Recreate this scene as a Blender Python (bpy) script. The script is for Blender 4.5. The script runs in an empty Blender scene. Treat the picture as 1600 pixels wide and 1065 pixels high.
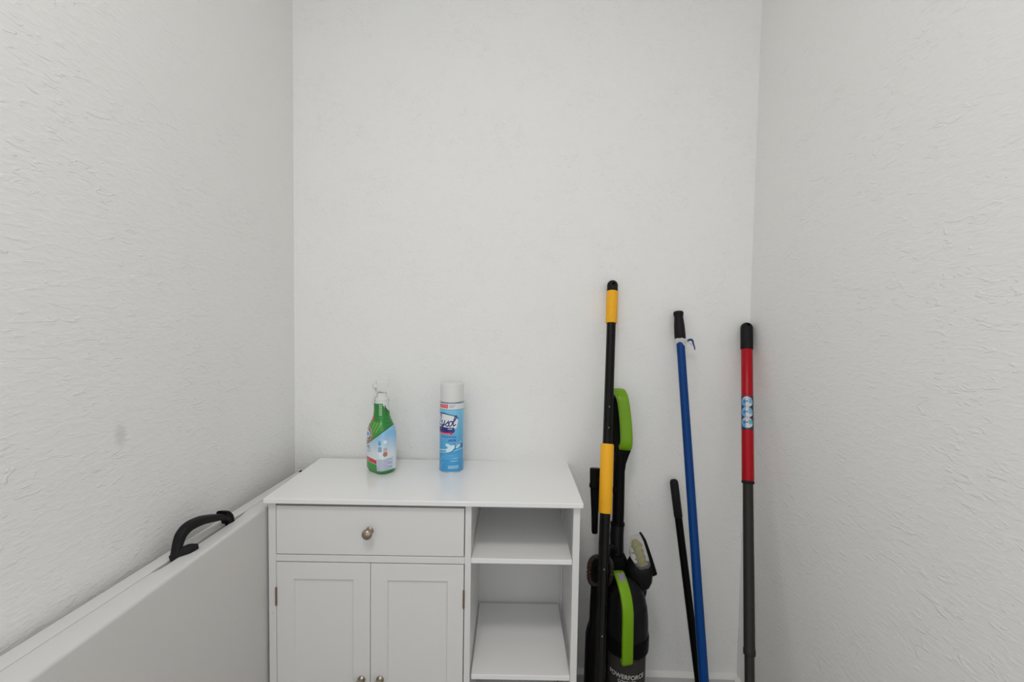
import bpy, bmesh, math, random
import numpy as np
from mathutils import Vector, Matrix, Euler
random.seed(4); np.random.seed(4)
PI = math.pi
S = bpy.context.scene
C = S.collection

# ------------------------------------------------------------------ camera, world, lights, exposure
CAM_H = 1.24
cam_d = bpy.data.cameras.new('camera')
cam = bpy.data.objects.new('camera', cam_d); C.objects.link(cam)
cam_d.sensor_width = 36.0
cam_d.lens = 700.0 * 36.0 / 1600.0
cam_d.clip_start = 0.02
PITCH, ROLL, YAW = 0.04315, 0.0156, 0.02274
R = Matrix.Rotation(YAW, 4, 'Z') @ Matrix.Rotation(PI/2 - PITCH, 4, 'X') @ Matrix.Rotation(ROLL, 4, 'Z')
cam.matrix_world = Matrix.Translation((0, 0, CAM_H)) @ R
S.camera = cam

world = bpy.data.worlds.new('daylight_from_the_room'); S.world = world
world.use_nodes = True
world.node_tree.nodes['Background'].inputs[0].default_value = (0.98, 0.99, 1.0, 1)
world.node_tree.nodes['Background'].inputs[1].default_value = 0.98

def area(name, loc, size, energy, col=(1, 0.985, 0.96), rot=(0, 0, 0), size_y=None, shape='DISK'):
    l = bpy.data.lights.new(name, 'AREA'); l.shape = shape; l.size = size
    if size_y: l.size_y = size_y
    l.energy = energy; l.color = col
    o = bpy.data.objects.new(name, l); o.location = loc; o.rotation_euler = rot; C.objects.link(o)
    return o
area('ceiling_lamp_light', (-0.20, -0.15, 2.605), 0.34, 11.0)

S.view_settings.view_transform = 'Standard'
S.view_settings.look = 'None'
S.view_settings.gamma = 1.0
S.view_settings.use_curve_mapping = False
S.view_settings.exposure = -0.06

# ------------------------------------------------------------------ materials
def srgb(r, g, b):
    f = lambda c: (c/255/12.92) if c/255 <= 0.04045 else ((c/255+0.055)/1.055)**2.4
    return (f(r), f(g), f(b), 1)

def mat(name, col, rough=0.5, metal=0.0, spec=0.5, coat=0.0, trans=0.0, ior=1.45, noise=0.0, nscale=60, bump=0.0, bscale=400, alpha=1.0):
    m = bpy.data.materials.new(name); m.use_nodes = True
    nt = m.node_tree; b = nt.nodes['Principled BSDF']
    b.inputs['Base Color'].default_value = col
    b.inputs['Roughness'].default_value = rough
    b.inputs['Metallic'].default_value = metal
    b.inputs['Specular IOR Level'].default_value = spec
    b.inputs['Coat Weight'].default_value = coat
    b.inputs['Transmission Weight'].default_value = trans
    b.inputs['IOR'].default_value = ior
    b.inputs['Alpha'].default_value = alpha
    tc = nt.nodes.new('ShaderNodeTexCoord')
    if noise > 0:
        n = nt.nodes.new('ShaderNodeTexNoise'); n.inputs['Scale'].default_value = nscale; n.inputs['Detail'].default_value = 4
        nt.links.new(tc.outputs['Object'], n.inputs['Vector'])
        r = nt.nodes.new('ShaderNodeMapRange'); r.inputs[1].default_value = 0.3; r.inputs[2].default_value = 0.7
        r.inputs[3].default_value = max(0.0, rough - noise); r.inputs[4].default_value = min(1, rough + noise)
        nt.links.new(n.outputs['Fac'], r.inputs[0]); nt.links.new(r.outputs[0], b.inputs['Roughness'])
    if bump > 0:
        n = nt.nodes.new('ShaderNodeTexNoise'); n.inputs['Scale'].default_value = bscale; n.inputs['Detail'].default_value = 3
        nt.links.new(tc.outputs['Object'], n.inputs['Vector'])
        bp = nt.nodes.new('ShaderNodeBump'); bp.inputs['Strength'].default_value = bump; bp.inputs['Distance'].default_value = 0.001
        nt.links.new(n.outputs['Fac'], bp.inputs['Height']); nt.links.new(bp.outputs[0], b.inputs['Normal'])
    return m

def wall_material(name, col, scuff=None):
    """painted drywall: fine orange peel and scattered trowelled flecks"""
    m = bpy.data.materials.new(name); m.use_nodes = True
    nt = m.node_tree; N = nt.nodes; L = nt.links; b = N['Principled BSDF']
    b.inputs['Base Color'].default_value = col
    b.inputs['Roughness'].default_value = 0.62
    b.inputs['Specular IOR Level'].default_value = 0.35
    tc = N.new('ShaderNodeTexCoord')
    def noise(scale, det, dist=0.0, vec=None):
        n = N.new('ShaderNodeTexNoise'); n.inputs['Scale'].default_value = scale
        n.inputs['Detail'].default_value = det; n.inputs['Distortion'].default_value = dist
        L.new(vec or tc.outputs['Object'], n.inputs['Vector']); return n.outputs['Fac']
    def mr(x, a, b_, c=0.0, d=1.0):
        n = N.new('ShaderNodeMapRange'); n.interpolation_type = 'SMOOTHSTEP'
        for i, v in enumerate((a, b_, c, d)): n.inputs[i+1].default_value = v
        L.new(x, n.inputs[0]); return n.outputs[0]
    def op(o, x, y):
        n = N.new('ShaderNodeMath'); n.operation = o
        for i, v in enumerate((x, y)):
            if isinstance(v, (int, float)): n.inputs[i].default_value = v
            else: L.new(v, n.inputs[i])
        return n.outputs[0]
    stretch = N.new('ShaderNodeMapping'); stretch.inputs['Scale'].default_value = (1.0, 0.42, 1.15)
    L.new(tc.outputs['Object'], stretch.inputs['Vector']); sv = stretch.outputs[0]
    fine = noise(230, 3, 0.0, sv)
    peel = mr(noise(100, 2, 0.6, sv), 0.40, 0.66)
    fleck = mr(noise(66, 3, 1.1, sv), 0.585, 0.665)
    patch = mr(noise(9, 2), 0.36, 0.58)
    wide = noise(5, 2)
    h = op('ADD', op('MULTIPLY', fine, 0.22), op('MULTIPLY', peel, 0.26))
    h = op('ADD', h, op('MULTIPLY', op('MULTIPLY', fleck, patch), 0.50))
    h = op('ADD', h, op('MULTIPLY', wide, 0.8))
    bp = N.new('ShaderNodeBump'); bp.inputs['Strength'].default_value = 1.0; bp.inputs['Distance'].default_value = 0.0011
    L.new(h, bp.inputs['Height']); L.new(bp.outputs[0], b.inputs['Normal'])
    # small scuffs that belong to the paint
    if scuff:
        last = None
        for (cx, cy, cz, rx, ry, rz, amt) in scuff:
            mp = N.new('ShaderNodeMapping'); mp.vector_type = 'POINT'
            mp.inputs['Location'].default_value = (-cx/rx, -cy/ry, -cz/rz)
            mp.inputs['Scale'].default_value = (1/rx, 1/ry, 1/rz)
            L.new(tc.outputs['Object'], mp.inputs['Vector'])
            ln = N.new('ShaderNodeVectorMath'); ln.operation = 'LENGTH'; L.new(mp.outputs[0], ln.inputs[0])
            f = mr(ln.outputs['Value'], 0.2, 1.0, amt, 0.0)
            last = f if last is None else op('MAXIMUM', last, f)
        mx = N.new('ShaderNodeMix'); mx.data_type = 'RGBA'
        L.new(last, mx.inputs[0]); mx.inputs[6].default_value = col
        mx.inputs[7].default_value = (col[0]*0.6, col[1]*0.6, col[2]*0.6, 1)
        L.new(mx.outputs[2], b.inputs['Base Color'])
    return m

def painted(name, rough=0.35, coat=0.2):
    """printed sleeve: colours come from the mesh's own print layer"""
    m = bpy.data.materials.new(name); m.use_nodes = True
    nt = m.node_tree; b = nt.nodes['Principled BSDF']
    a = nt.nodes.new('ShaderNodeVertexColor'); a.layer_name = 'print'
    nt.links.new(a.outputs['Color'], b.inputs['Base Color'])
    b.inputs['Roughness'].default_value = rough; b.inputs['Coat Weight'].default_value = coat
    b.inputs['Coat Roughness'].default_value = 0.12
    return m

WALLC = (0.87, 0.867, 0.85, 1)
M = {}
M['wall'] = wall_material('painted_textured_drywall', WALLC)
M['wall_left'] = wall_material('painted_textured_drywall_scuffed', WALLC, [(-0.74, 0.80, 1.02, 0.2, 0.018, 0.030, 0.38)])
M['ceiling'] = mat('ceiling_paint', (0.80, 0.80, 0.78, 1), 0.9, bump=0.6, bscale=90)
M['floor'] = mat('grey_floor', (0.34, 0.33, 0.32, 1), 0.5, bump=0.1)
M['base'] = mat('white_trim_paint', (0.80, 0.80, 0.78, 1), 0.35)
M['baseface'] = mat('baseboard_face_grey', (0.58, 0.57, 0.56, 1), 0.45)  # darker tone for the upright faces, top edge stays white
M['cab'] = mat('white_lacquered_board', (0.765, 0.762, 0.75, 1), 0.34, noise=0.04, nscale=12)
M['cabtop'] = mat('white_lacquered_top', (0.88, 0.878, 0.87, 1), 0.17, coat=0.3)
M['shelf'] = mat('white_melamine_lit_shelf', (0.88, 0.878, 0.868, 1), 0.3)  # cabinet white lifted to make up for light missing on the shelves
M['cabdark'] = mat('cabinet_inner_board', (0.66, 0.66, 0.65, 1), 0.6)
M['nickel'] = mat('brushed_warm_nickel', (0.40, 0.34, 0.28, 1), 0.28, metal=1.0, noise=0.06, nscale=300)
M['bronze'] = mat('worn_bronze', (0.30, 0.19, 0.13, 1), 0.42, metal=0.85, noise=0.1, nscale=300)
M['table'] = mat('grey_moulded_plastic', (0.66, 0.655, 0.64, 1), 0.42, bump=0.15, bscale=500)
M['tface'] = mat('grey_moulded_plastic_face', (0.66, 0.64, 0.62, 1), 0.45, bump=0.25, bscale=420)
M['black'] = mat('black_plastic', (0.004, 0.004, 0.004, 1), 0.42, spec=0.08)
M['rubber'] = mat('black_rubber', (0.012, 0.0115, 0.012, 1), 0.55, spec=0.18, bump=0.1)
M['blackgloss'] = mat('black_gloss_metal', (0.005, 0.0045, 0.004, 1), 0.24, spec=0.2)
M['yellow'] = mat('yellow_foam_grip', srgb(243, 176, 22), 0.55, bump=0.15, bscale=600)
M['blue'] = mat('blue_coated_metal', srgb(2, 60, 124), 0.30, spec=0.25)
M['red'] = mat('red_coated_metal', srgb(172, 6, 26), 0.32, spec=0.3)
M['grey'] = mat('dark_grey_metal', srgb(50, 48, 45), 0.42, metal=0.2, spec=0.25)
M['green'] = mat('lime_green_plastic', srgb(112, 158, 6), 0.28, spec=0.4)
M['greybtn'] = mat('grey_button_plastic', srgb(128, 126, 124), 0.35)
M['dark'] = mat('charcoal_plastic', (0.007, 0.007, 0.008, 1), 0.34, spec=0.16)
M['smoke'] = mat('smoky_clear_plastic', (0.13, 0.12, 0.11, 1), 0.10, spec=0.3, trans=0.7, ior=1.2)
M['clear'] = mat('clear_plastic', (0.86, 0.84, 0.84, 1), 0.12, trans=0.85, ior=1.2)
M['bristle'] = mat('yellow_green_bristles', srgb(160, 158, 60), 0.7, bump=0.5)
M['hose'] = mat('ribbed_grey_hose', srgb(62, 59, 56), 0.6, spec=0.2)
M['orange'] = mat('brown_rib_plastic', srgb(70, 48, 40), 0.6, spec=0.2)
M['letter'] = mat('silver_lettering', srgb(190, 188, 184), 0.4)
M['white'] = mat('white_plastic', (0.74, 0.74, 0.735, 1), 0.35)
M['film'] = mat('clear_white_wrap', (0.8, 0.8, 0.8, 1), 0.25, trans=0.3, ior=1.2)
M['steel'] = mat('tin_rim', (0.65, 0.65, 0.66, 1), 0.25, metal=1.0)
M['ribbon'] = mat('dark_blue_wrap', srgb(22, 58, 110), 0.35)
M['print'] = painted('printed_sleeve', 0.3, 0.25)
M['glow'] = mat('lamp_diffuser', (0.9, 0.9, 0.88, 1), 0.4)
g = M['glow'].node_tree.nodes['Principled BSDF']
g.inputs['Emission Color'].default_value = (1, 0.985, 0.96, 1); g.inputs['Emission Strength'].default_value = 1.0

# ------------------------------------------------------------------ mesh helpers
def finish(name, bm, m, parent=None, smooth=True, angle=35, bevel=0.0, seg=2):
    bmesh.ops.recalc_face_normals(bm, faces=bm.faces[:])
    me = bpy.data.meshes.new(name); bm.to_mesh(me); bm.free()
    for mm in (m if isinstance(m, (list, tuple)) else [m]): me.materials.append(mm)
    if smooth:
        me.polygons.foreach_set('use_smooth', [True]*len(me.polygons))
        me.set_sharp_from_angle(angle=math.radians(angle))
    o = bpy.data.objects.new(name, me); C.objects.link(o)
    if bevel > 0:
        md = o.modifiers.new('bevel', 'BEVEL'); md.width = bevel; md.segments = seg; md.limit_method = 'ANGLE'; md.angle_limit = math.radians(40)
    if parent is not None: o.parent = parent
    return o

def empty(name, loc, label=None, cat=None, group=None, rz=0.0):
    o = bpy.data.objects.new(name, None); C.objects.link(o); o.location = loc; o.rotation_euler = (0, 0, rz)
    o.empty_display_size = 0.05
    tag(o, label, cat, group); return o

def tag(o, label=None, cat=None, group=None, kind=None):
    if label: o['label'] = label
    if cat: o['category'] = cat
    if group: o['group'] = group
    if kind: o['kind'] = kind
    return o

def box(bm, x0, x1, y0, y1, z0, z1, mi=0):
    vs = [bm.verts.new(p) for p in ((x0,y0,z0),(x1,y0,z0),(x1,y1,z0),(x0,y1,z0),(x0,y0,z1),(x1,y0,z1),(x1,y1,z1),(x0,y1,z1))]
    for f in ((0,3,2,1),(4,5,6,7),(0,1,5,4),(1,2,6,5),(2,3,7,6),(3,0,4,7)):
        fc = bm.faces.new([vs[i] for i in f]); fc.material_index = mi
    return vs

def loft(bm, rings, closed=True, cap=True, mi=0):
    """rings: list of lists of points of equal length"""
    R_ = [[bm.verts.new(p) for p in r] for r in rings]
    n = len(R_[0])
    for a, b in zip(R_[:-1], R_[1:]):
        for i in range(n if closed else n-1):
            f = bm.faces.new((a[i], a[(i+1) % n], b[(i+1) % n], b[i])); f.material_index = mi
    if cap and closed:
        for r in (R_[0][::-1], R_[-1]):
            f = bm.faces.new(r); f.material_index = mi
    return R_

def lathe(bm, prof, n=40, c=(0, 0), mi=0, cap=True):
    loft(bm, [[(c[0]+r*math.cos(2*PI*i/n), c[1]+r*math.sin(2*PI*i/n), z) for i in range(n)] for r, z in prof], mi=mi, cap=cap)

def frame_path(pts):
    """parallel transported frames"""
    P = [Vector(p) for p in pts]; T = []
    for i in range(len(P)):
        a = P[max(0, i-1)]; b = P[min(len(P)-1, i+1)]; T.append((b-a).normalized())
    up = Vector((0, 0, 1)) if abs(T[0].z) < 0.9 else Vector((0, 1, 0))
    n = (up - T[0]*up.dot(T[0])).normalized(); fr = []
    for i in range(len(P)):
        n = (n - T[i]*n.dot(T[i])).normalized(); fr.append((P[i], n.copy(), T[i].cross(n)))
    return fr

def catmull(pts, k=8):
    P = [Vector(p) for p in pts]; P = [P[0]*2-P[1]] + P + [P[-1]*2-P[-2]]; out = []
    for i in range(1, len(P)-2):
        for j in range(k):
            t = j/k; a, b, c, d = P[i-1], P[i], P[i+1], P[i+2]
            out.append(0.5*((2*b)+(c-a)*t+(2*a-5*b+4*c-d)*t*t+(3*b-a-3*c+d)*t**3))
    out.append(P[-2]); return out

def tube(bm, pts, r, n=16, mi=0, cap=True):
    rr = r if callable(r) else (lambda t: r)
    fr = frame_path(pts); m = len(fr)-1
    loft(bm, [[tuple(p + (a*math.cos(2*PI*i/n) + b*math.sin(2*PI*i/n))*rr(k/m)) for i in range(n)] for k, (p, a, b) in enumerate(fr)], mi=mi, cap=cap)

def strap(bm, pts, wdir, w, t, n=20, mi=0, power=4.0):
    """rounded bar swept along pts; wdir = direction of its width; w, t may vary along it"""
    P = [Vector(p) for p in pts]; m = len(P)-1; wd0 = Vector(wdir).normalized(); rings = []
    W = w if callable(w) else (lambda s: w); Tt = t if callable(t) else (lambda s: t)
    for k in range(m+1):
        T = (P[min(m, k+1)]-P[max(0, k-1)]).normalized()
        wd = (wd0 - T*wd0.dot(T)).normalized(); nd = T.cross(wd)
        ring = []
        for i in range(n):
            a = 2*PI*i/n; ca, sa = math.cos(a), math.sin(a)
            x = math.copysign(abs(ca)**(2/power), ca)*W(k/m)/2; y = math.copysign(abs(sa)**(2/power), sa)*Tt(k/m)/2
            ring.append(tuple(P[k]+wd*x+nd*y))
        rings.append(ring)
    loft(bm, rings, mi=mi)

def axis_matrix(a, b):
    """local z runs from a towards b"""
    a = Vector(a); b = Vector(b); z = (b-a).normalized()
    x = Vector((1, 0, 0)); x = (x - z*x.dot(z)).normalized(); y = z.cross(x)
    m = Matrix((x, y, z)).transposed().to_4x4(); m.translation = a
    return m, (b-a).length

# ------------------------------------------------------------------ room
XL, XR, YB = -0.7365, 0.7163, 1.4308
YF, ZC = -0.42, 2.70
def slab(name, x0, x1, y0, y1, z0, z1, m):
    bm = bmesh.new(); box(bm, x0, x1, y0, y1, z0, z1)
    return tag(finish(name, bm, m, smooth=False), kind='structure')
slab('floor', XL-0.1, XR+0.1, YF-1.2, YB+0.1, -0.1, 0.0, M['floor'])
slab('ceiling', XL-0.1, XR+0.1, YF, YB+0.1, ZC, ZC+0.1, M['ceiling'])
slab('wall_back', XL, XR, YB, YB+0.1, 0, ZC, M['wall'])
slab('wall_left', XL-0.1, XL, YF, YB+0.1, 0, ZC, M['wall_left'])
slab('wall_right', XR, XR+0.1, YF, YB+0.1, 0, ZC, M['wall'])

def baseboard(name, a, b, nrm):
    """a, b: ends along the wall at the floor; nrm: direction into the room"""
    a = Vector(a); b = Vector(b); n = Vector(nrm)
    prof = [(0, 0), (0.014, 0), (0.014, 0.0945), (0.0125, 0.0972), (0.009, 0.0997), (0.004, 0.1037), (0, 0.1065)]
    bm = bmesh.new()
    loft(bm, [[tuple(p + n*o + Vector((0, 0, z))) for o, z in prof] for p in (a, b)])
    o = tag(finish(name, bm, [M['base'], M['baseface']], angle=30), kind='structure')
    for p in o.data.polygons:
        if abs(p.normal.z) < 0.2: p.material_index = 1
    return o
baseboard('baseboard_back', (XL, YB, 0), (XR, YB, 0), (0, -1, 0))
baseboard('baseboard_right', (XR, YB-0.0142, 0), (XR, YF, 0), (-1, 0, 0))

# ceiling lamp overhead, a flush round fitting
lamp = empty('ceiling_lamp', (-0.20, -0.15, ZC), 'round white flush ceiling lamp fixed above the middle of the closet', 'ceiling light')
bm = bmesh.new(); lathe(bm, [(0.20, 0), (0.20, -0.03), (0.185, -0.045), (0.175, -0.045), (0.175, 0)], 48); finish('lamp_rim', bm, M['white'], lamp)
bm = bmesh.new(); lathe(bm, [(0.172, -0.040), (0.165, -0.055), (0.13, -0.070), (0.06, -0.078), (0.002, -0.080)], 48); finish('lamp_diffuser', bm, M['glow'], lamp)

# ------------------------------------------------------------------ storage cabinet
cab = empty('storage_cabinet', (-0.6399, 1.0844, 0), 'white wooden storage cabinet with one drawer, two panelled doors and open side shelves', 'cabinet', rz=0.0213)
F = 0.015                      # body front plane
BK = 0.330                     # body back
TOPZ = 0.777
def cpart(name, boxes, m=None, bevel=0.0012, parent=cab):
    bm = bmesh.new()
    for b_ in boxes: box(bm, *b_)
    return finish(name, bm, m or M['cab'], parent, smooth=True, angle=30, bevel=bevel)
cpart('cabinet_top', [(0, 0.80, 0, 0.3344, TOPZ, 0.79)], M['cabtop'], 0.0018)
# carcass: sides, divider, back, bottom, kick rail, rear post
cpart('carcass', [
    (0.0045, 0.0235, F, BK, 0.0, TOPZ-0.0005),
    (0.7775, 0.7945, F, F+0.018, 0.0, TOPZ-0.0005),
    (0.7890, 0.7944, F+0.0182, BK, 0.0, TOPZ-0.0005),
    (0.7835, 0.7888, BK-0.022, BK-0.006, 0.06, TOPZ-0.0007),
    (0.5035, 0.5195, F, BK-0.0055, 0.0, TOPZ-0.0005),
    (0.0237, 0.5033, F, F+0.018, 0.6225, 0.6400),
    (0.0237, 0.5033, F+0.004, BK-0.006, 0.060, 0.075),
    (0.5197, 0.7770, F+0.001, BK-0.006, 0.060, 0.075),
    (0.0237, 0.5033, F+0.02, F+0.034, 0.0, 0.058),
    (0.5197, 0.7770, F+0.02, F+0.034, 0.0, 0.058)])
cpart('back_panel', [(0.0237, 0.7888, BK-0.005, BK-0.001, 0.02, TOPZ-0.0007)], M['cab'], 0)
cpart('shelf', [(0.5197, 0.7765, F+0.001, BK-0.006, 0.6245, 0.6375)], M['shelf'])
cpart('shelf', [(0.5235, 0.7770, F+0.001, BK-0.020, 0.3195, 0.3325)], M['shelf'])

def knob(parent, loc):
    """round cabinet knob pointing to -y: foot plate, stem, head"""
    bm = bmesh.new()
    prof = [(0.0088, 0.0), (0.0090, 0.0015), (0.0085, 0.0028), (0.0048, 0.0045), (0.0042, 0.010), (0.0050, 0.0135), (0.0090, 0.0165), (0.0116, 0.0200),
            (0.0120, 0.0230), (0.0112, 0.0262), (0.0085, 0.0290), (0.0045, 0.0305), (0.0006, 0.0309)]
    n = 32
    loft(bm, [[(r*math.cos(2*PI*i/n), -z, r*math.sin(2*PI*i/n)) for i in range(n)] for r, z in prof])
    o = finish('knob', bm, M['nickel'], parent, angle=60); o.location = loc; o.scale = (1.1, 1.0, 1.1)
    tag(o, 'round brushed nickel knob'); return o

dr = cpart('drawer', [(0.0251, 0.5013, F-0.0005, F+0.0175, 0.6420, 0.7665),
                      (0.045, 0.057, F+0.0175, BK-0.03, 0.650, 0.74), (0.470, 0.482, F+0.0175, BK-0.03, 0.650, 0.74),
                      (0.057, 0.470, F+0.0175, BK-0.03, 0.650, 0.656), (0.057, 0.470, BK-0.036, BK-0.03, 0.656, 0.74)])
knob(dr, (0.2625, F-0.0005, 0.7065))

def panel_door(x0, x1, px0, px1, z0, z1, pz0, pz1):
    """frame-and-panel front with a sloped inner lip"""
    bm = bmesh.new(); y0, y1, yr = F-0.0005, F+0.0175, F+0.0045
    def rect(a, b, c, d, y): return [(a, y, c), (b, y, c), (b, y, d), (a, y, d)]
    q = 0.0022
    rings = [rect(x0, x1, z0, z1, y1), rect(x0, x1, z0, z1, y0), rect(px0-q, px1+q, pz0-q, pz1+q, y0), rect(px0-q*0.6, px1+q*0.6, pz0-q*0.6, pz1+q*0.6, y0+0.001),
             rect(px0, px1, pz0, pz1, yr)]
    loft(bm, rings)
    return finish('door', bm, M['cab'], cab, angle=25, bevel=0.0006)
d1 = panel_door(0.0251, 0.2635, 0.0705, 0.2185, 0.080, 0.6205, 0.128, 0.5755)
d2 = panel_door(0.2650, 0.5015, 0.3095, 0.4590, 0.080, 0.6205, 0.128, 0.5755)
knob(d1, (0.2418, F-0.0005, 0.3162)); knob(d2, (0.2896, F-0.0005, 0.3166))
def hinge(parent, x, z):
    bm = bmesh.new()
    lathe(bm, [(0.0, z-0.024), (0.0022, z-0.0235), (0.0025, z-0.020), (0.0025, z-0.008), (0.0019, z-0.0075), (0.0019, z-0.0065), (0.0025, z-0.006), (0.0025, z+0.006),
               (0.0019, z+0.0065), (0.0019, z+0.0075), (0.0025, z+0.008), (0.0025, z+0.020), (0.0022, z+0.0235), (0.0, z+0.024)], 14, (x, F-0.0022))
    return tag(finish('hinge', bm, M['bronze'], parent), 'small bronze hinge knuckle')
for z in (0.532, 0.17): hinge(d1, 0.0246, z); hinge(d2, 0.5022, z)
# screw cap on the left stile
bm = bmesh.new()
loft(bm, [[(0.0145+r*math.cos(2*PI*i/16), F-y, 0.487+r*math.sin(2*PI*i/16)) for i in range(16)] for r, y in ((0.003, 0), (0.0028, 0.0006), (0.001, 0.0009))])
finish('screw_cap', bm, M['cabdark'], cab)

# ------------------------------------------------------------------ folded table against the left wall
tb = empty('folding_table', (-0.68, 0.91, 0), 'light grey plastic folding table folded in half, standing on edge along the left wall', 'table')
TZ = 0.762
TY0, TY1 = 0.43, 1.372
def X_back(y): return -0.7232 + (y-0.59)*0.0334 - 0.0
def X_seam(y): return -0.6912 + (y-0.563)*0.0280
def X_front(y): return -0.6392 - (y-0.55)*0.0025 - max(0, y-1.08)*0.009
def half(name, fa, fb, back_side):
    """moulded half top standing on its long edge, rounded rim; fa/fb give x of both faces"""
    ys = [TY0, TY0+0.004, TY0+0.012, TY0+0.03] + [TY0+0.03+(TY1-TY0-0.06)*k/60 for k in range(1, 60)] + [TY1-0.03, TY1-0.012, TY1-0.004, TY1]
    rings = []
    for y in ys:
        e = min(y-TY0, TY1-y); inset = 0.010*max(0, 1-e/0.012)**2
        xa, xb = fa(y), fb(y); r = 0.0055
        z0, z1 = 0.0+inset, TZ-inset
        ring = []
        rec = 0.0
        if 0.797 < y < 1.072: rec = 0.0060*min(1, (y-0.797)/0.02, (1.072-y)/0.02)
        ra, rb = (0.0025, 0.0018) if back_side else (0.0012, 0.0075)
        if back_side: xb -= rec*0.4
        else: xa += rec
        for (cx, cz, rr, a0) in ((xa+ra, z0+ra, ra, 180), (xb-rb, z0+rb, rb, 270), (xb-rb, z1-rb, rb, 0), (xa+ra, z1-ra, ra, 90)):
            for k in range(5):
                a = math.radians(a0+90*k/4); ring.append((cx+rr*math.cos(a), y, cz+rr*math.sin(a)))
        rings.append([(p[0]+0.68, p[1]-0.91, p[2]) for p in ring])
    bm = bmesh.new(); loft(bm, rings)
    return bm
bm = half('a', lambda y: X_back(y), lambda y: X_seam(y)-0.0008, True)
finish('table_half', bm, M['table'], tb, angle=50)
bm = half('b', lambda y: X_seam(y)+0.0008, lambda y: X_front(y), False)
fr_ = finish('table_half', bm, [M['table'], M['tface']], tb, angle=50)
for p in fr_.data.polygons:
    if p.normal.x > 0.97: p.material_index = 1
# dark strip standing in for the shade inside the seam gap
bm = bmesh.new()
loft(bm, [[(X_seam(y)+0.68+dx, y-0.91, z) for dx, z in ((-0.001, 0.70), (0.0067, 0.70), (0.0067, 0.7560), (-0.001, 0.7560))] for y in (0.806, 1.064)])
finish('seam_shade_strip', bm, M['dark'], tb, smooth=False)
# carrying handle
hd = bmesh.new()
HX = -0.681+0.68
path = [(HX-0.003, 0.852, 0.757), (HX-0.005, 0.862, 0.768), (HX-0.008, 0.872, 0.782), (HX-0.007, 0.880, 0.7965), (HX-0.004, 0.896, 0.8055), (HX, 0.922, 0.8055), (HX, 0.948, 0.7985), (HX, 0.972, 0.7905), (HX, 0.992, 0.7830), (HX, 1.006, 0.7735), (HX, 1.013, 0.758)]
pth = catmull([(x, y-0.91, z) for x, y, z in path], 6)
strap(hd, pth, (1, 0, 0), lambda s: 0.0155+0.0075*min(1, s*2.2), lambda s: 0.0095+0.0085*math.sin(PI*min(1, s*1.1))+0.006*max(0, s-0.78)/0.22, power=3.5)
h1 = finish('carry_handle', hd, M['rubber'], tb, angle=60); tag(h1, 'black moulded carrying handle')
hd = bmesh.new()     # flared foot on the near end and block on the far end
strap(hd, catmull([(HX-0.003, 0.845-0.91, 0.7635), (HX+0.004, 0.861-0.91, 0.7650), (HX+0.012, 0.876-0.91, 0.7690), (HX+0.021, 0.888-0.91, 0.7685)], 5), (0, 0.75, 0.6),
      lambda s: 0.010+0.012*math.sin(PI*min(1, s*0.9+0.1)), 0.006, power=2.5)
h1 = finish('handle_foot', hd, M['rubber'], tb, angle=60)
hd = bmesh.new(); strap(hd, catmull([(HX, 0.990-0.91, 0.7900), (HX, 1.001-0.91, 0.7860), (HX, 1.012-0.91, 0.774), (HX, 1.016-0.91, 0.7580)], 5), (1, 0, 0), 0.024, 0.015, power=4)
h1 = finish('handle_foot', hd, M['black'], tb, angle=60)
bm = bmesh.new(); box(bm, -0.012, 0.010, 1.366-0.91, 1.378-0.91, 0.73, 0.7625); finish('end_cap', bm, M['black'], tb, bevel=0.002)

# ------------------------------------------------------------------ printed containers
def seg_dist(u, v, pts):
    d = np.full(u.shape, 1e9)
    for (x0, y0), (x1, y1) in zip(pts[:-1], pts[1:]):
        dx, dy = x1-x0, y1-y0; L2 = dx*dx+dy*dy+1e-12
        t = np.clip(((u-x0)*dx+(v-y0)*dy)/L2, 0, 1)
        d = np.minimum(d, np.hypot(u-x0-t*dx, v-y0-t*dy))
    return d
def curve2(pts, k=6):
    return [(p.x, p.y) for p in catmull([(x, y, 0) for x, y in pts], k)]
def lin(c): return np.array(srgb(*c)[:3])
class Print:
    def __init__(s, u, v, base): s.u, s.v = u, v; s.c = np.tile(lin(base), (len(u), 1))
    def put(s, mask, col, a=1.0):
        m = (np.asarray(mask, float)*a)[:, None]; s.c = s.c*(1-m)+lin(col)*m
    def stroke(s, pts, w, col, smooth=True):
        d = seg_dist(s.u, s.v, curve2(pts) if smooth else pts); s.put(np.clip((w-d)/0.0006+0.5, 0, 1), col)
    def ell(s, cx, cy, rx, ry, col, rot=0.0):
        c, sn = math.cos(rot), math.sin(rot); a = s.u-cx; b = s.v-cy
        x = (a*c+b*sn)/rx; y = (-a*sn+b*c)/ry; s.put(np.hypot(x, y) < 1, col)
    def rect(s, x0, x1, y0, y1, col): s.put((s.u > x0) & (s.u < x1) & (s.v > y0) & (s.v < y1), col)

def set_print(me, cols):
    a = me.color_attributes.new('print', 'FLOAT_COLOR', 'POINT')
    arr = np.ones((len(cols), 4), dtype=np.float32); arr[:, :3] = cols
    a.data.foreach_set('color', arr.ravel())

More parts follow.
